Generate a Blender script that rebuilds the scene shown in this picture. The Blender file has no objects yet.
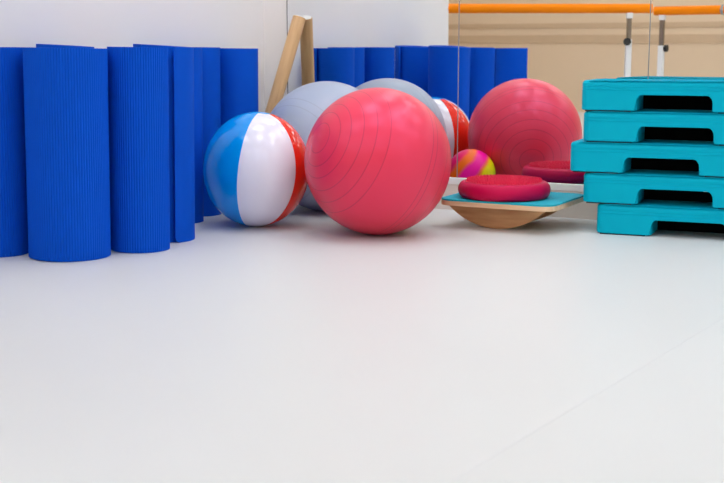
import bpy, bmesh, math, random
from mathutils import Vector, Matrix, Euler
random.seed(7)
PI = math.pi
C = bpy.context.scene.collection

# ------------------------------------------------------------------ helpers
def lin(c):
    def f(v):
        v /= 255.0
        return v / 12.92 if v <= .04045 else ((v + .055) / 1.055) ** 2.4
    return (f(c[0]), f(c[1]), f(c[2]), 1.0)

def mat(name, rgb, rough=.5, metal=0.0, noise=0.0, nscale=20.0, bump=0.0, bscale=60.0,
        spec=.5, coat=0.0, sub=0.0):
    m = bpy.data.materials.new(name); m.use_nodes = True
    nt = m.node_tree; b = nt.nodes['Principled BSDF']
    b.inputs['Base Color'].default_value = lin(rgb)
    b.inputs['Roughness'].default_value = rough
    b.inputs['Metallic'].default_value = metal
    b.inputs['Specular IOR Level'].default_value = spec
    b.inputs['Coat Weight'].default_value = coat
    tc = nt.nodes.new('ShaderNodeTexCoord')
    if noise:
        n = nt.nodes.new('ShaderNodeTexNoise'); n.inputs['Scale'].default_value = nscale
        n.inputs['Detail'].default_value = 4
        nt.links.new(tc.outputs['Object'], n.inputs['Vector'])
        mr = nt.nodes.new('ShaderNodeMapRange')
        mr.inputs[3].default_value = 1 - noise; mr.inputs[4].default_value = 1 + noise
        nt.links.new(n.outputs['Fac'], mr.inputs[0])
        mx = nt.nodes.new('ShaderNodeVectorMath'); mx.operation = 'SCALE'
        mx.inputs[0].default_value = lin(rgb)[:3]
        nt.links.new(mr.outputs[0], mx.inputs['Scale'])
        nt.links.new(mx.outputs[0], b.inputs['Base Color'])
    if bump:
        n2 = nt.nodes.new('ShaderNodeTexNoise'); n2.inputs['Scale'].default_value = bscale
        n2.inputs['Detail'].default_value = 3
        nt.links.new(tc.outputs['Object'], n2.inputs['Vector'])
        bp = nt.nodes.new('ShaderNodeBump'); bp.inputs['Strength'].default_value = bump
        bp.inputs['Distance'].default_value = .002
        nt.links.new(n2.outputs['Fac'], bp.inputs['Height'])
        nt.links.new(bp.outputs[0], b.inputs['Normal'])
    return m

def emit(name, rgb, s):
    m = bpy.data.materials.new(name); m.use_nodes = True
    b = m.node_tree.nodes['Principled BSDF']
    b.inputs['Base Color'].default_value = (.8, .8, .8, 1)
    b.inputs['Emission Color'].default_value = lin(rgb)
    b.inputs['Emission Strength'].default_value = s
    return m

def link(name, bm, mats, parent=None, smooth=True, angle=40):
    me = bpy.data.meshes.new(name); bm.normal_update(); bm.to_mesh(me); bm.free()
    for m in (mats if isinstance(mats, (list, tuple)) else [mats]): me.materials.append(m)
    o = bpy.data.objects.new(name, me); C.objects.link(o)
    if parent: o.parent = parent
    if smooth:
        me.polygons.foreach_set('use_smooth', [True] * len(me.polygons))
        me.set_sharp_from_angle(angle=math.radians(angle))
    return o

def tag(o, label, cat, group=None):
    o['label'] = label; o['category'] = cat
    if group: o['group'] = group
    return o

def thing(name, label, cat, loc, rotz=0, group=None):
    o = bpy.data.objects.new(name, None); C.objects.link(o)
    o.empty_display_size = .1
    o.location = loc; o.rotation_euler = (0, 0, rotz)
    return tag(o, label, cat, group)

def struct(name, bm, m, smooth=False):
    o = link(name, bm, m, None, smooth); o['kind'] = 'structure'; return o

def dup(root, loc=None, rotz=None, label=None):
    r = root.copy(); C.objects.link(r)
    if loc: r.location = loc
    if rotz is not None: r.rotation_euler = (0, 0, rotz)
    if label: r['label'] = label
    for ch in list(root.children):
        c = ch.copy(); C.objects.link(c); c.parent = r
        for g in list(ch.children):
            d = g.copy(); C.objects.link(d); d.parent = c
    return r

def box(bm, lo, hi, M=None, bevel=0, seg=2):
    lo = Vector(lo); hi = Vector(hi)
    g = bmesh.ops.create_cube(bm, size=1.0)
    vs = g['verts']
    for v in vs:
        v.co = Vector((lo[i] + (v.co[i] + .5) * (hi[i] - lo[i]) for i in range(3)))
    if bevel:
        es = list({e for v in vs for e in v.link_edges})
        r = bmesh.ops.bevel(bm, geom=es, offset=bevel, segments=seg, profile=.5, affect='EDGES')
        vs = list({v for f in r['faces'] for v in f.verts} | {v for v in vs if v.is_valid})
    if M: bmesh.ops.transform(bm, matrix=M, verts=vs)
    return vs

def tube(bm, a, b, r, r2=None, n=20):
    a = Vector(a); b = Vector(b); d = b - a
    q = d.to_track_quat('Z', 'Y').to_matrix().to_4x4()
    M = Matrix.Translation((a + b) / 2) @ q
    return bmesh.ops.create_cone(bm, cap_ends=True, segments=n, radius1=r,
                          radius2=r if r2 is None else r2, depth=d.length, matrix=M)['verts']

def lathe(bm, prof, n=64):
    rings = []
    for r, z in prof:
        if r < 1e-6: rings.append([bm.verts.new((0, 0, z))])
        else: rings.append([bm.verts.new((r*math.cos(2*PI*k/n), r*math.sin(2*PI*k/n), z)) for k in range(n)])
    for A, B in zip(rings, rings[1:]):
        for k in range(n):
            k2 = (k + 1) % n
            if len(A) == 1 and len(B) == 1: continue
            if len(A) == 1: bm.faces.new((A[0], B[k2], B[k]))
            elif len(B) == 1: bm.faces.new((A[k], A[k2], B[0]))
            else: bm.faces.new((A[k], A[k2], B[k2], B[k]))
    bmesh.ops.recalc_face_normals(bm, faces=bm.faces)

# room axes: corner P, T along the mirror wall, N into the mirror wall
P = Vector((-.406, 5.038, 0)); T = Vector((.8788, -.4772, 0)).normalized(); N = Vector((T.y*-1, T.x, 0))
ANG = math.atan2(T.y, T.x)
RM = Matrix.Translation(P) @ Matrix.Rotation(ANG, 4, 'Z')     # room space: x = t, y = -d
def W(t, d, z=0.0): return P + T*t - N*d + Vector((0, 0, z))
def rbox(bm, t0, t1, d0, d1, z0, z1, bevel=0):
    return box(bm, (t0, -d1, z0), (t1, -d0, z1), RM, bevel)

# ------------------------------------------------------------------ materials
M_wall  = mat('wall_paint', (240, 238, 238), .75, noise=.015, nscale=3, bump=.08, bscale=220)
M_strip = mat('wall_paint_pale', (243, 240, 236), .75, noise=.015, nscale=3, bump=.08, bscale=220)
M_beige = mat('beige_paint', (230, 205, 176), .75, noise=.02, nscale=2)
M_rail  = mat('brown_wall_rail', (208, 180, 150), .6, noise=.05, nscale=8)
M_ceil  = mat('ceiling_paint', (240, 240, 238), .85, noise=.01)
M_floor = mat('pale_vinyl', (212, 214, 215), .42, noise=.012, nscale=2.2, bump=.03, bscale=400, spec=.35)
M_seam  = mat('vinyl_weld', (212, 214, 216), .45)
M_base  = mat('skirting_paint', (228, 218, 208), .55, noise=.01)
M_white = mat('white_powder_coat', (240, 240, 240), .4)
M_steel = mat('steel_rod', (150, 135, 118), .32, metal=.8)
M_black = mat('black_plastic', (22, 22, 24), .45)
M_orange = mat('orange_rail', (255, 140, 0), .5, noise=.02, nscale=6, spec=.15)
M_edge = mat('grey_edge_profile', (150, 152, 155), .4, metal=.3)
M_darkedge = mat('dark_edge_profile', (86, 80, 78), .5)
M_mirror = mat('silver_mirror', (241, 243, 241), .0, metal=1.0)
M_blue = mat('blue_foam', (0, 82, 204), .7, noise=.03, nscale=40, bump=.1, bscale=500, spec=.1)
M_teal = mat('teal_plastic', (0, 178, 206), .55, noise=.015, nscale=30, bump=.06, bscale=700, spec=.08)
M_rubber = mat('black_rubber', (18, 20, 20), .8)
M_undershade = mat('underside_shade', (7, 7, 8), .85, spec=.1)  # near-black puts the shade of the step hollows into the colour
M_disc = mat('crimson_pvc', (196, 0, 74), .5, noise=.02, nscale=25, spec=.2)
M_discknob = mat('crimson_knobs', (224, 10, 72), .4)
M_matteal = mat('teal_antislip', (0, 172, 196), .7, noise=.05, nscale=120, bump=.2, bscale=600)

def wood(name, c1, c2, scale, axis='X', rough=.45):
    m = bpy.data.materials.new(name); m.use_nodes = True
    nt = m.node_tree; b = nt.nodes['Principled BSDF']; b.inputs['Roughness'].default_value = rough
    tc = nt.nodes.new('ShaderNodeTexCoord'); mp = nt.nodes.new('ShaderNodeMapping')
    sc = {'X': (1.2, 14, 14), 'Z': (14, 14, 1.2)}[axis]
    mp.inputs['Scale'].default_value = sc
    n = nt.nodes.new('ShaderNodeTexNoise'); n.inputs['Scale'].default_value = scale; n.inputs['Detail'].default_value = 6
    r = nt.nodes.new('ShaderNodeValToRGB')
    r.color_ramp.elements[0].position = .3; r.color_ramp.elements[1].position = .7
    r.color_ramp.elements[0].color = lin(c1); r.color_ramp.elements[1].color = lin(c2)
    L = nt.links.new
    L(tc.outputs['Object'], mp.inputs[0]); L(mp.outputs[0], n.inputs['Vector'])
    L(n.outputs['Fac'], r.inputs[0]); L(r.outputs[0], b.inputs['Base Color'])
    return m
M_ply = wood('birch_ply', (186, 138, 92), (210, 168, 120), 5)
M_plyedge = wood('birch_ply_edge', (222, 186, 144), (238, 208, 172), 6)
M_beech = wood('beech_tube', (196, 154, 106), (216, 176, 128), 4, 'Z')

def ballmat(name, rgb, axis, rings, rough, depth=.12, width=.35, dark=.6, tint=None):
    """Burst-proof ball skin: thin moulded grooves at fixed angles about an axis."""
    m = bpy.data.materials.new(name); m.use_nodes = True
    nt = m.node_tree; b = nt.nodes['Principled BSDF']; L = nt.links.new
    b.inputs['Roughness'].default_value = rough
    tc = nt.nodes.new('ShaderNodeTexCoord')
    nz = nt.nodes.new('ShaderNodeVectorMath'); nz.operation = 'NORMALIZE'
    L(tc.outputs['Object'], nz.inputs[0])
    dt = nt.nodes.new('ShaderNodeVectorMath'); dt.operation = 'DOT_PRODUCT'
    dt.inputs[1].default_value = Vector(axis).normalized(); L(nz.outputs[0], dt.inputs[0])
    ac = nt.nodes.new('ShaderNodeMath'); ac.operation = 'ARCCOSINE'; L(dt.outputs['Value'], ac.inputs[0])
    if tint:
        b.inputs['Specular Tint'].default_value = tint; b.inputs['Specular IOR Level'].default_value = .75
    total = None
    for a in rings:
        s = nt.nodes.new('ShaderNodeMath'); s.operation = 'SUBTRACT'; s.inputs[1].default_value = math.radians(a); L(ac.outputs[0], s.inputs[0])
        ab = nt.nodes.new('ShaderNodeMath'); ab.operation = 'ABSOLUTE'; L(s.outputs[0], ab.inputs[0])
        mr = nt.nodes.new('ShaderNodeMapRange'); mr.interpolation_type = 'SMOOTHSTEP'
        mr.inputs[1].default_value = 0; mr.inputs[2].default_value = math.radians(width * 2)
        mr.inputs[3].default_value = 1; mr.inputs[4].default_value = 0
        L(ab.outputs[0], mr.inputs[0])
        if total is None: total = mr.outputs[0]
        else:
            ad = nt.nodes.new('ShaderNodeMath'); ad.operation = 'MAXIMUM'
            L(total, ad.inputs[0]); L(mr.outputs[0], ad.inputs[1]); total = ad.outputs[0]
    mx = nt.nodes.new('ShaderNodeMix'); mx.data_type = 'RGBA'
    c = lin(rgb)
    mx.inputs[6].default_value = c
    mx.inputs[7].default_value = (c[0]*.55, c[1]*.5, c[2]*.55, 1)
    sc = nt.nodes.new('ShaderNodeMath'); sc.operation = 'MULTIPLY'; sc.inputs[1].default_value = dark
    L(total, sc.inputs[0]); L(sc.outputs[0], mx.inputs[0]); L(mx.outputs[2], b.inputs['Base Color'])
    bp = nt.nodes.new('ShaderNodeBump'); bp.invert = True; bp.inputs['Strength'].default_value = depth
    bp.inputs['Distance'].default_value = .003
    L(total, bp.inputs['Height']); L(bp.outputs[0], b.inputs['Normal'])
    return m

# ------------------------------------------------------------------ the room
H = 2.8
TL, TR, DB, DP = -3.2, 5.4, 7.2, 2.05        # left/right extents, depth, depth of the wall beside the mats
bm = bmesh.new(); rbox(bm, TL, TR, 0, DB, -.1, 0); struct('floor', bm, M_floor)
bm = bmesh.new(); rbox(bm, TL, TR, 0, DB, H, H + .1); struct('ceiling', bm, M_ceil)
bm = bmesh.new(); rbox(bm, -.3, TR + .1, -.1, 0, -.1, H + .1); struct('wall_back', bm, M_strip)
LM = Matrix.Translation(P) @ Matrix.Rotation(math.radians(-31), 4, 'Z')     # the left wall meets the mirror wall a little off square
bm = bmesh.new(); box(bm, (TL, -DP, 0), (0, .3, H), LM); struct('wall_left', bm, M_wall)
bm = bmesh.new(); rbox(bm, TL - .1, TL, 0, DB, -.1, H + .1); struct('wall_side', bm, M_beige)
bm = bmesh.new(); rbox(bm, TR, TR + .1, 0, DB, -.1, H + .1); struct('wall_right', bm, M_wall)
bm = bmesh.new(); rbox(bm, TL - .1, TR + .1, DB, DB + .1, -.1, H + .1); struct('wall_front', bm, M_beige)
# brown wall rails on the far wall, seen in the mirror
bm = bmesh.new(); rbox(bm, TL, .9, DB - .008, DB, .665, .745, .003); struct('trim_1', bm, M_rail)
bm = bmesh.new(); rbox(bm, TL, .9, DB - .008, DB, .81, .86, .003); struct('trim_2', bm, M_rail)
# skirting and the white profile under the mirrors
bm = bmesh.new(); rbox(bm, .10, 2.6, 0, .012, 0, .10); struct('baseboard_back', bm, M_base)
bm = bmesh.new(); rbox(bm, .113, 2.42, 0, .014, .10, .126, .002); struct('trim_3', bm, M_white)
# welded floor seam
bm = bmesh.new()
a = Vector((.161, 1.71, 0)); b = Vector((.844, 2.735, 0)); dr = (b - a).normalized()
a2 = a - dr*3.2; b2 = b + dr*.9; s = Vector((-dr.y, dr.x, 0)) * .0022
z1 = Vector((0, 0, .0005))
vs = [bm.verts.new(p + z1) for p in (a2 - s, b2 - s, b2 + s, a2 + s)]
vb = [bm.verts.new(p - z1) for p in (a2 - s, b2 - s, b2 + s, a2 + s)]
bm.faces.new(vs); bm.faces.new(vb[::-1])
for k in range(4): bm.faces.new((vb[k], vb[(k+1) % 4], vs[(k+1) % 4], vs[k]))
struct('trim_4', bm, M_seam)

# mirrors: three tall panels side by side
for k, (t0, t1, lab) in enumerate(((.116, .881, 'tall wall mirror panel reflecting the blue mats, left of the first seam'),
                                   (.881, 1.610, 'tall wall mirror panel between the two seams, reflecting the red ball'),
                                   (1.610, 2.42, 'tall wall mirror panel right of the last seam, behind the teal steps'))):
    t = thing('wall_mirror', lab, 'mirror', W((t0 + t1)/2, 0, .126), ANG, 'wall mirrors')
    w = (t1 - t0)/2
    bm = bmesh.new(); box(bm, (-w + .0035, -.006, 0), (w, 0, 2.0)); link('glass', bm, M_mirror, t, False)
    bm = bmesh.new(); box(bm, (-w, -.0065, 0), (-w + .0035, 0, 2.0))
    link('edge_strip', bm, M_darkedge if k == 0 else M_edge, t, False)

# ceiling lights
M_lamp = emit('lamp_diffuser', (250, 252, 255), 8.1)
def ceiling_light():
    t = thing('ceiling_light', 'flush square ceiling light panel above the studio floor', 'ceiling light', (0, 0, H), 0, 'ceiling lights')
    bm = bmesh.new()
    for x0, x1, y0, y1 in ((-.32, .32, -.32, -.3), (-.32, .32, .3, .32), (-.32, -.3, -.3, .3), (.3, .32, -.3, .3)):
        box(bm, (x0, y0, -.03), (x1, y1, 0))
    link('frame', bm, M_white, t, False)
    bm = bmesh.new(); box(bm, (-.3, -.3, -.022), (.3, .3, -.002)); link('diffuser', bm, M_lamp, t, False)
    return t
lamp = ceiling_light(); first = True
for lx, ly in [(x, 2.9) for x in (-1.48, 0, 1.5, 3.0)] + [(x, .6) for x in (-3.0, -1.48, 0, 1.5, 3.0)] + \
              [(x, -1.6) for x in (-3.0, -1.48, 0)] + [(-3.4, 2.2), (-4.9, .2), (-3.6, -.6), (-.25, 4.1), (1.05, 3.75)]:  # last list mostly holds panels added to brighten the beige wall and mirror side
    p = Vector((lx, ly, H))
    if first: lamp.location = p; first = False
    else: dup(lamp, p)

# ------------------------------------------------------------------ rolled mats
def rolled_mat(label, x, y, r, h, flap, lean=0.0, ribs=True, skew=0.0, rot=1):
    """Spiral roll; flap = world angle of the visible outer edge; rot = winding sense."""
    bm = bmesh.new()
    th = .0115; pitch = .0128; turns = 4.2
    per = 84 * 6 if ribs else 240
    nst = int(turns * per)
    nrib = int(2*PI*r/.0085)
    out, inn = [], []
    cut = .018                                     # rounded sheet corners at the flap
    for i in range(nst + 1):
        a = 2*PI*turns*i/nst                       # 0 at the flap edge
        rr = r - pitch*a/(2*PI)
        rr += .007*math.exp(-(a*r/.02)**2)         # the loose edge stands a little proud
        ang = flap + rot*a
        rib = 0
        if ribs and a < 2*PI*1.06:
            rib = .0022*(.5 + .5*math.cos(ang*nrib))
        s = a*r                                    # distance from the flap edge
        dz = 0
        if s < cut: dz = cut - math.sqrt(max(0, cut*cut - (cut - s)**2))
        for lst, q in ((out, rr - .0022 + rib), (inn, rr - th)):
            c = (q*math.cos(ang), q*math.sin(ang))
            lst.append((bm.verts.new((c[0], c[1], dz)), bm.verts.new((c[0], c[1], h - dz - skew*c[0]))))
    F = bm.faces.new
    for i in range(nst):
        (a0, a1), (b0, b1) = out[i], out[i+1]; (c0, c1), (d0, d1) = inn[i], inn[i+1]
        F((a0, b0, b1, a1)); F((c1, d1, d0, c0)); F((a1, b1, d1, c1)); F((c0, d0, b0, a0))
    F((out[0][0], out[0][1], inn[0][1], inn[0][0])); F((out[-1][1], out[-1][0], inn[-1][0], inn[-1][1]))
    bmesh.ops.recalc_face_normals(bm, faces=bm.faces)
    o = link('rolled_mat', bm, M_blue, None, True, 75)
    o.location = (x, y, r*math.sin(lean)); o.rotation_euler = (0, lean, 0)
    return tag(o, label, 'exercise mat', 'rolled blue mats along the left wall')

R = math.radians
mats = [
 ('ribbed blue rolled mat standing nearest the camera, wholly in view', -.880, 3.578, .127, .618, R(120), .016, True, 0),
 ('ribbed blue rolled mat cut off by the left edge of the photo', -1.112, 3.63, .103, .622, R(60), .008, True, 0),
 ('ribbed blue rolled mat just right of the nearest mat', -.690, 3.702, .098, .621, R(100), .016, True, 0),
 ('blue rolled mat with its rounded outer edge showing, third in the front row', -.650, 3.90, .104, .626, R(298), .016, False, .045),
 ('blue rolled mat peeping over the top of the nearest mat', -.945, 3.885, .100, .628, R(80), 0, False, .055),
 ('narrow glimpse of blue rolled mat right of the mat with a rounded edge', -.660, 4.31, .097, .622, R(90), .012, False, 0),
 ('blue rolled mat left of the one by the white corner', -.610, 4.50, .090, .622, R(90), .010, False, 0),
 ('blue rolled mat farthest back, by the white wall corner behind the beach ball', -.486, 4.64, .096, .618, R(90), .008, False, 0),
 ('blue rolled mat seen only in the mirror, rightmost of the reflected mats', -1.33, 2.93, .100, .620, R(140), 0, True, 0),
]
for m_ in mats: rolled_mat(*m_)

# ------------------------------------------------------------------ balls
def sphere_bm(r, seg=96, rings=64, scale=(1, 1, 1)):
    bm = bmesh.new(); bmesh.ops.create_uvsphere(bm, u_segments=seg, v_segments=rings, radius=r)
    bmesh.ops.scale(bm, vec=scale, verts=bm.verts); return bm

RA = (-.78, -.50, .36)
M_red = ballmat('red_ball_vinyl', (232, 58, 82), RA, [12, 22, 31, 41, 51, 61, 98, 103, 119, 129, 139, 149, 158, 168], .33, tint=(1, .42, .85, 1))
o = link('exercise_ball', sphere_bm(.2455), M_red); o.location = (.053, 4.005, .2455)
tag(o, 'large red exercise ball with moulded rings, in front on the white floor', 'exercise ball')

M_grey = ballmat('grey_ball_vinyl', (166, 178, 202), (-.6, -.62, -.30), [20, 30, 60, 68, 112, 120, 150, 160], .38, depth=.08, dark=.4)
o = link('exercise_ball', sphere_bm(.248), M_grey); o.location = (-.135, 4.595, .248)
tag(o, 'large blue-grey exercise ball half hidden behind the red ball', 'exercise ball')

# beach ball: six panels, blue / white / red / white / yellow / white, round caps at the poles
M_bb = [mat('beach_blue', (0, 150, 240), .12), mat('beach_white', (232, 232, 248), .12),
        mat('beach_red', (240, 48, 28), .12), mat('beach_yellow', (250, 214, 10), .12)]
bm = bmesh.new(); seg, rg = 72, 48
bmesh.ops.create_uvsphere(bm, u_segments=seg, v_segments=rg, radius=1)
start = 255.0                                   # azimuth of the blue / white seam
for f in bm.faces:
    c = f.calc_center_median()
    az = (math.degrees(math.atan2(c.y, c.x)) - start) % 360
    f.material_index = 1 if az < 65 else 2 if az < 110 else 1 if az < 165 else 3 if az < 220 else 1 if az < 285 else 0
    if abs(c.z) > math.cos(R(13)): f.material_index = 0
for v in bm.verts:
    az = (math.degrees(math.atan2(v.co.y, v.co.x)) - start) % 360
    d = min(abs((az - s_ + 180) % 360 - 180) for s_ in (0, 65, 110, 165, 220, 285))
    k = 1 - .007*math.exp(-(d/7.0)**2)*math.sqrt(max(0, 1 - v.co.z**2))
    v.co = Vector((v.co.x*k*.1875, v.co.y*k*.1875, v.co.z*.2015))
ball = link('beach_ball', bm, M_bb, None, True, 60)
ball.rotation_euler = (0, R(6), 0); ball.location = (-.369, 4.19, .2005)
tag(ball, 'glossy inflatable beach ball with blue, white and red panels by the mats', 'beach ball')

# small swirled ball behind the red one
m = bpy.data.materials.new('rainbow_rubber'); m.use_nodes = True
nt = m.node_tree; b_ = nt.nodes['Principled BSDF']; b_.inputs['Roughness'].default_value = .35; b_.inputs['Specular IOR Level'].default_value = .25
tc = nt.nodes.new('ShaderNodeTexCoord')
nz = nt.nodes.new('ShaderNodeTexNoise'); nz.inputs['Scale'].default_value = 9; nt.links.new(tc.outputs['Object'], nz.inputs['Vector'])
dt = nt.nodes.new('ShaderNodeVectorMath'); dt.operation = 'DOT_PRODUCT'
dt.inputs[1].default_value = Vector((.352, -.662, -.66)).normalized() * (1/.102)
nt.links.new(tc.outputs['Object'], dt.inputs[0])
ad = nt.nodes.new('ShaderNodeMath'); ad.operation = 'MULTIPLY_ADD'; ad.inputs[1].default_value = .35
nt.links.new(nz.outputs['Fac'], ad.inputs[0]); nt.links.new(dt.outputs['Value'], ad.inputs[2])
mr = nt.nodes.new('ShaderNodeMapRange'); mr.inputs[1].default_value = -.83; mr.inputs[2].default_value = 1.17
nt.links.new(ad.outputs[0], mr.inputs[0])
rp = nt.nodes.new('ShaderNodeValToRGB'); els = rp.color_ramp.elements
stops = [(0, (235, 0, 110)), (.10, (250, 0, 110)), (.16, (255, 110, 0)), (.24, (255, 110, 0)), (.30, (255, 0, 165)), (.46, (255, 0, 165)),
         (.53, (255, 120, 60)), (.59, (245, 225, 0)), (.78, (220, 235, 0)), (1, (140, 215, 20))]
els[0].position, els[0].color = stops[0][0], lin(stops[0][1]); els[1].position, els[1].color = 1, lin(stops[-1][1])
for p_, c_ in stops[1:-1]: e = els.new(p_); e.color = lin(c_)
nt.links.new(mr.outputs[0], rp.inputs[0]); nt.links.new(rp.outputs[0], b_.inputs['Base Color'])
o = link('play_ball', sphere_bm(.102, 64, 40), m); o.location = (.089, 4.325, .102)
tag(o, 'small pink, orange and yellow swirled ball, seen in the mirror above the crimson cushion', 'ball')

# ------------------------------------------------------------------ leaning wooden tube
base = Vector((-.468, 4.765, 0)); top = W(.192, .030, .744)
ax = (top - base); Lh = ax.length
t = thing('wooden_pole', 'thick wooden pole leaning on the mirror behind the grey ball', 'pole', base)
t.rotation_mode = 'QUATERNION'; t.rotation_quaternion = ax.to_track_quat('Z', 'Y')
bm = bmesh.new(); lathe(bm, [(0, .009), (.023, .009), (.027, .013), (.027, Lh - .006), (.026, Lh - .003), (.0, Lh - .003)], 32)
link('shaft', bm, M_beech, t)
bm = bmesh.new(); lathe(bm, [(0, Lh), (.022, Lh), (.0235, Lh - .0012), (.0235, Lh - .003), (0, Lh - .003)], 32)
c_ = link('end_cap', bm, M_white, t); c_['label'] = 'white end of the pole'

# ------------------------------------------------------------------ rocker board with an air cushion
bc = Vector((.535, 4.213, 0))   # board centre
bt = thing('rocker_board', 'wooden rocker board with teal top, under the crimson cushion', 'balance board', bc, ANG)
BW, BD = .211, .188
def round_rect(bm, w, d, r, z0, z1, n=8):
    pts = []
    for cx, cy, a0 in ((w - r, d - r, 0), (-w + r, d - r, 90), (-w + r, -d + r, 180), (w - r, -d + r, 270)):
        for k in range(n + 1):
            a = R(a0 + 90*k/n); pts.append((cx + r*math.cos(a), cy + r*math.sin(a)))
    lo = [bm.verts.new((x, y, z0)) for x, y in pts]; hi = [bm.verts.new((x, y, z1)) for x, y in pts]
    bm.faces.new(hi); bm.faces.new(lo[::-1]); n_ = len(pts)
    for k in range(n_): bm.faces.new((lo[k], lo[(k+1) % n_], hi[(k+1) % n_], hi[k]))
bm = bmesh.new(); round_rect(bm, BW, BD, .05, .081, .097)
link('board', bm, M_plyedge, bt)
bm = bmesh.new(); round_rect(bm, BW - .001, BD - .001, .05, .097, .103)
o = link('top_mat', bm, M_matteal, bt); o['label'] = 'teal anti-slip top'
for yy in (-.100, .110):
    bm = bmesh.new(); n = 40; w = .188; hgt = .081
    rad = (w*w + hgt*hgt)/(2*hgt); a0 = math.asin(w/rad)
    f_, k_ = [], []
    for k in range(n + 1):
        a = -a0 + 2*a0*k/n
        f_.append(bm.verts.new((rad*math.sin(a) - .02, yy - .011, rad - rad*math.cos(a))))
        k_.append(bm.verts.new((rad*math.sin(a) - .02, yy + .011, rad - rad*math.cos(a))))
    bm.faces.new(f_); bm.faces.new(k_[::-1])
    for k in range(n): bm.faces.new((f_[k+1], f_[k], k_[k], k_[k+1]))
    bm.faces.new((f_[0], f_[-1], k_[-1], k_[0]))
    bmesh.ops.recalc_face_normals(bm, faces=bm.faces)
    link('rocker', bm, M_ply, bt)

dc = Vector((.499, 4.188, .103))
dt_ = thing('balance_cushion', 'crimson knobbed air cushion lying on the teal rocker board', 'balance cushion', dc)
bm = bmesh.new()
prof = [(0, 0), (.136, .0)]
for k in range(0, 21):
    a = -PI/2 + PI*k/20
    prof.append((.139 + .0225*math.cos(a), .0285 + .0285*math.sin(a)))
prof += [(.1365, .0568), (.135, .0552), (.131, .0547), (0, .0547)]
lathe(bm, prof, 96); link('body', bm, M_disc, dt_, True, 50)
bm = bmesh.new()
lathe(bm, [(0, .0550), (.133, .0550), (.133, .0572), (0, .0584)], 64)
for ring in range(1, 12):
    rr = ring*.0117; cnt = max(6, int(2*PI*rr/.0125))
    for k in range(cnt):
        a = 2*PI*k/cnt + ring*.4
        bmesh.ops.create_cone(bm, cap_ends=True, segments=8, radius1=.0040, radius2=.0014, depth=.0095,
                              matrix=Matrix.Translation((rr*math.cos(a), rr*math.sin(a), .0626)))
o = link('knobbed_top', bm, M_discknob, dt_, True, 50)

# ------------------------------------------------------------------ stacked aerobic steps
SL, SD, SH = .61, .225, .0984           # length, depth, height
NL, NH, NR = .185, .052, .020          # foot width, notch height, notch corner radius
def step_panel(bm, y0, y1, ribs=False):
    """long side: a bridge outline with a notch, swept from y0 to y1"""
    h = SH - .004
    pts = [(0, 0)]
    pts += [(NL - .004, 0)]
    pts += [(NL + .002 + .010*k/4*0 + .006*(k/4), NH*.80*k/4) for k in range(1, 5)]
    for k in range(1, 6):
        a = R(180 - 90*k/5); pts.append((NL + .008 + NH*.22 + NH*.22*math.cos(a), NH*.78 + NH*.22*math.sin(a)))
    right = [(SL - x, z) for x, z in reversed(pts)]
    pts = pts + right
    pts += [(SL, h), (0, h)]
    A = [bm.verts.new((x, y0, z)) for x, z in pts]; B = [bm.verts.new((x, y1, z)) for x, z in pts]
    bm.faces.new(A); bm.faces.new(B[::-1]); n = len(pts)
    for k in range(n): bm.faces.new((A[(k+1) % n], A[k], B[k], B[(k+1) % n]))

def profile_ring(inset, z, r):
    pts = []
    w, d = SL/2 - inset, SD/2 - inset; r = max(.004, r - inset)
    for cx, cy, a0 in ((w - r, d - r, 0), (-w + r, d - r, 90), (-w + r, -d + r, 180), (w - r, -d + r, 270)):
        for k in range(9):
            a = R(a0 + 90*k/8); pts.append((cx + r*math.cos(a), cy + r*math.sin(a), z))
    return pts

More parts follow.
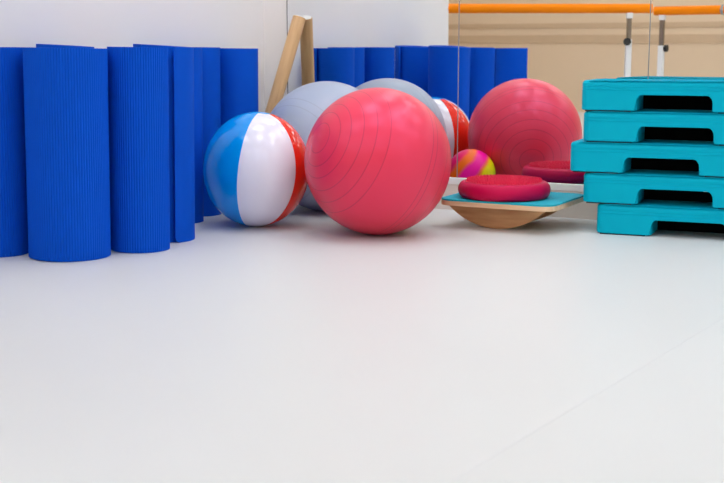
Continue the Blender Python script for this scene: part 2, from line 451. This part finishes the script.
def make_step(label, loc, rotz):
    t = thing('aerobic_step', label, 'aerobic step', loc, rotz, 'stack of teal steps')
    # shell: rounded outline, dense vertical columns on the long sides so the notch follows them
    def columns(inset, r):
        pts = []
        w, d = SL/2 - inset, SD/2 - inset; r = max(.004, r - inset)
        xs = []
        c0 = SL/2 - NL                       # notch half width
        for x in (c0 + .006, c0, c0 - .004, c0 - .009, c0 - .014, c0 - .020): xs += [x, -x]
        xs = sorted(xs)
        def arc(cx, cy, a0):
            return [(cx + r*math.cos(R(a0 + 90*k/8)), cy + r*math.sin(R(a0 + 90*k/8))) for k in range(9)]
        pts += arc(w - r, -d + r, 270) + arc(w - r, d - r, 0)
        pts += [(x, d) for x in reversed(xs)]
        pts += arc(-w + r, d - r, 90) + arc(-w + r, -d + r, 180)
        pts += [(x, -d) for x in xs]
        return pts
    def zlow(x, y, inset):
        if abs(abs(y) - (SD/2 - inset)) > 1e-5: return 0.0
        c0 = SL/2 - NL; u = c0 - abs(x)
        if u < -1e-6: return 0.0
        if u < .001: return .0 if u < -.001 else NH*.70
        tab = [(0, .70), (.004, .84), (.009, .94), (.014, .985), (.020, 1.0)]
        for (u0, h0), (u1, h1) in zip(tab, tab[1:]):
            if u <= u1 + 1e-6: return NH*(h0 + (h1 - h0)*(u - u0)/(u1 - u0))
        return NH
    bm = bmesh.new(); RO = .028
    # rows from the bottom edge up the outside, over the rounded top edge, then the inner wall
    rows = []
    def row(inset, zf):
        rows.append([bm.verts.new((x, y, zf(x, y))) for x, y in columns(inset, RO)])
    row(.030, lambda x, y: zlow(x, y, .030))
    row(.003, lambda x, y: zlow(x, y, .003))
    row(.0, lambda x, y: zlow(x, y, 0) + .003)
    for zz in (.062, .0665): row(.0, lambda x, y, zz=zz: zz)
    for zz in (.0672, .0682): row(.0012, lambda x, y, zz=zz: zz)         # moulded line
    for zz in (.069, .0765): row(.0, lambda x, y, zz=zz: zz)
    for zz in (.0772, .0782): row(.0012, lambda x, y, zz=zz: zz)
    for zz in (.079, SH - .012): row(.0, lambda x, y, zz=zz: zz)
    for k in range(1, 7):
        a = R(90*k/6); row(.012*(1 - math.cos(a)), lambda x, y, a=a: SH - .012 + .012*math.sin(a))
    n = len(rows[0])
    inner = [bm.verts.new((x, y, SH - .014)) for x, y in columns(.030, RO)]
    for A, B in zip(rows, rows[1:]):
        for k in range(n): bm.faces.new((A[k], A[(k+1) % n], B[(k+1) % n], B[k]))
    for k in range(n): bm.faces.new((inner[k], inner[(k+1) % n], rows[0][(k+1) % n], rows[0][k]))
    bm.faces.new(rows[-1]); bm.faces.new(inner[::-1])
    bmesh.ops.recalc_face_normals(bm, faces=bm.faces)
    c0 = SL/2 - NL                                                          # side walls of the foot hollows
    for sx in (-1, 1):
        x0, x1 = sorted((sx*(c0 + .0006), sx*(c0 + .006)))
        box(bm, (x0, -SD/2 + .012, .001), (x1, SD/2 - .012, SH - .0135))
    link('body', bm, M_teal, t, True, 35)
    bm = bmesh.new()                                                        # ribs plus an added web and lining, blackened to paint the hollow's shade
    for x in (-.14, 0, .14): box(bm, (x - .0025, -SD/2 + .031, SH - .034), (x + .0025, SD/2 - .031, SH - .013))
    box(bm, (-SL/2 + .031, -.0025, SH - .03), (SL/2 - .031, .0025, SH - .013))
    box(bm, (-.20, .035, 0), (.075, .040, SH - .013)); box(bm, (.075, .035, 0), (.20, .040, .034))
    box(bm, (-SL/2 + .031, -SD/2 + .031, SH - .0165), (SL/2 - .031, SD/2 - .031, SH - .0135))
    u_ = link('shade_ribs', bm, M_undershade, t, False); u_['label'] = 'ribbed underside, black as painted shade'
    for sx in (-1, 1):
        for sy in (-1, 1):
            bm = bmesh.new(); box(bm, (sx*.215 - .075, sy*(SD/2 - .008) - .0055, -.0035), (sx*.215 + .075, sy*(SD/2 - .008) + .0055, .0006), None, .001)
            link('rubber_foot', bm, M_rubber, t, False)
    # grooved non-slip tread
    bm = bmesh.new()
    for k in range(9):
        y = -.11 + .22*k/8
        box(bm, (-SL/2 + .03, y - .004, SH - .0006), (SL/2 - .03, y + .004, SH + .0008))
    link('tread_ridges', bm, M_teal, t, False)
    return t
yaw = R(-22)
ex = Vector((math.cos(yaw), math.sin(yaw), 0)); ey = Vector((-math.sin(yaw), math.cos(yaw), 0))
corner = Vector((.730, 4.034, 0))           # front left corner of the top step
stack = [(.063, .000, 'bottom teal aerobic step of the stack, set furthest right, on the floor'),
         (.014, .000, 'second teal aerobic step from the floor, just below the jutting one'),
         (-.033, -.002, 'teal aerobic step jutting furthest left, middle of the stack of five'),
         (.008, .000, 'second teal aerobic step from the top of the stack'),
         (.0, .000, 'topmost teal aerobic step of the stack')]
PITCH = SH + .0046
proto = None
for k, (dx, dy, lab) in enumerate(stack):
    c = corner + ex*(dx + SL/2) + ey*(dy + SD/2) + Vector((0, 0, .0035 + PITCH*k))
    if proto is None: proto = make_step(lab, c, yaw)
    else: dup(proto, c, yaw, lab)

# ------------------------------------------------------------------ ballet barres at the far side (seen in the mirror)
def ballet_barre(label, a, b, z, stands, knob_side, collar=None):
    a = Vector((a[0], a[1], 0)); b = Vector((b[0], b[1], 0)); d = (b - a); L = d.length
    t = thing('ballet_barre', label, 'ballet barre', a, math.atan2(d.y, d.x), 'orange ballet barres')
    bm = bmesh.new(); tube(bm, (0, 0, z), (L, 0, z), .0265, n=28); link('rail', bm, M_orange, t)
    cut = .172 if knob_side < 0 else .205
    for u in stands:
        bm = bmesh.new(); box(bm, (u - .0165, -.0165, .03), (u + .0165, .0165, z - cut), None, .003); link('post', bm, M_white, t, False)
        bm = bmesh.new(); box(bm, (u - .0125, -.0125, z - cut - .01), (u + .0125, .0125, z - .052), None, .002); link('inner_post', bm, M_steel, t, False)
        bm = bmesh.new(); box(bm, (u - .017, -.017, z - .055), (u + .017, .017, z - .024), None, .003); link('saddle', bm, M_white, t, False)
        bm = bmesh.new()
        k0 = Vector((u - .016, .016, z - cut - .013)) if knob_side < 0 else Vector((u + .010, .004, z - cut - .017))
        kd = Vector((0, 1, 0)) if knob_side < 0 else Vector((1, 0, 0))
        tube(bm, k0, k0 + kd*.014, .008, n=12); tube(bm, k0 + kd*.014, k0 + kd*.030, .021, n=20); link('knob', bm, M_black, t)
        bm = bmesh.new(); box(bm, (u - .025, -.11, 0), (u + .025, .11, .03), None, .004); link('foot', bm, M_white, t, False)
    if collar:
        bm = bmesh.new(); tube(bm, (collar - .008, 0, z), (collar + .008, 0, z), .029, n=28); link('collar', bm, M_edge, t)
    return t
MID = Vector((.375, 4.55, 0)); MID = MID - N*((MID - P).dot(N))
def other_side(x, y):                       # real place of something known from its mirror image
    v = Vector((x, y, 0)); return v - 2*((v - P).dot(N))*N
ZB = .840
a, b = other_side(.36, 6.9), other_side(1.640, 6.9)
L = (b - a).length
ballet_barre('long orange ballet barre seen in the mirror, knob left of its post', a, b, ZB, (.06, L - .125), -1)
a, b = other_side(1.768, 7.36), other_side(2.21, 7.03)
L = (b - a).length
ballet_barre('orange ballet barre with a joint ring, in the rightmost mirror panel', a, b, ZB, (.050, L - .025), 1, .42)

# ------------------------------------------------------------------ world, camera
w = bpy.data.worlds.new('World'); bpy.context.scene.world = w; w.use_nodes = True
w.node_tree.nodes['Background'].inputs[0].default_value = (1, 1, 1, 1)
w.node_tree.nodes['Background'].inputs[1].default_value = .3
cam = bpy.data.cameras.new('Camera'); co = bpy.data.objects.new('Camera', cam); C.objects.link(co)
cam.sensor_width = 36; cam.lens = 36*1200/724
co.location = (0, 0, .62); co.rotation_euler = (PI/2 - math.atan(193.5/1200), 0, 0)
cam.dof.use_dof = True; cam.dof.focus_distance = 4.0; cam.dof.aperture_fstop = 5.6
cam.clip_start = .02
sc = bpy.context.scene; sc.camera = co
sc.view_settings.view_transform = 'Standard'; sc.view_settings.look = 'None'
sc.view_settings.gamma = 1; sc.view_settings.use_curve_mapping = False
sc.view_settings.exposure = 0.0
sc.cycles.max_bounces = 10; sc.cycles.diffuse_bounces = 6; sc.cycles.glossy_bounces = 6
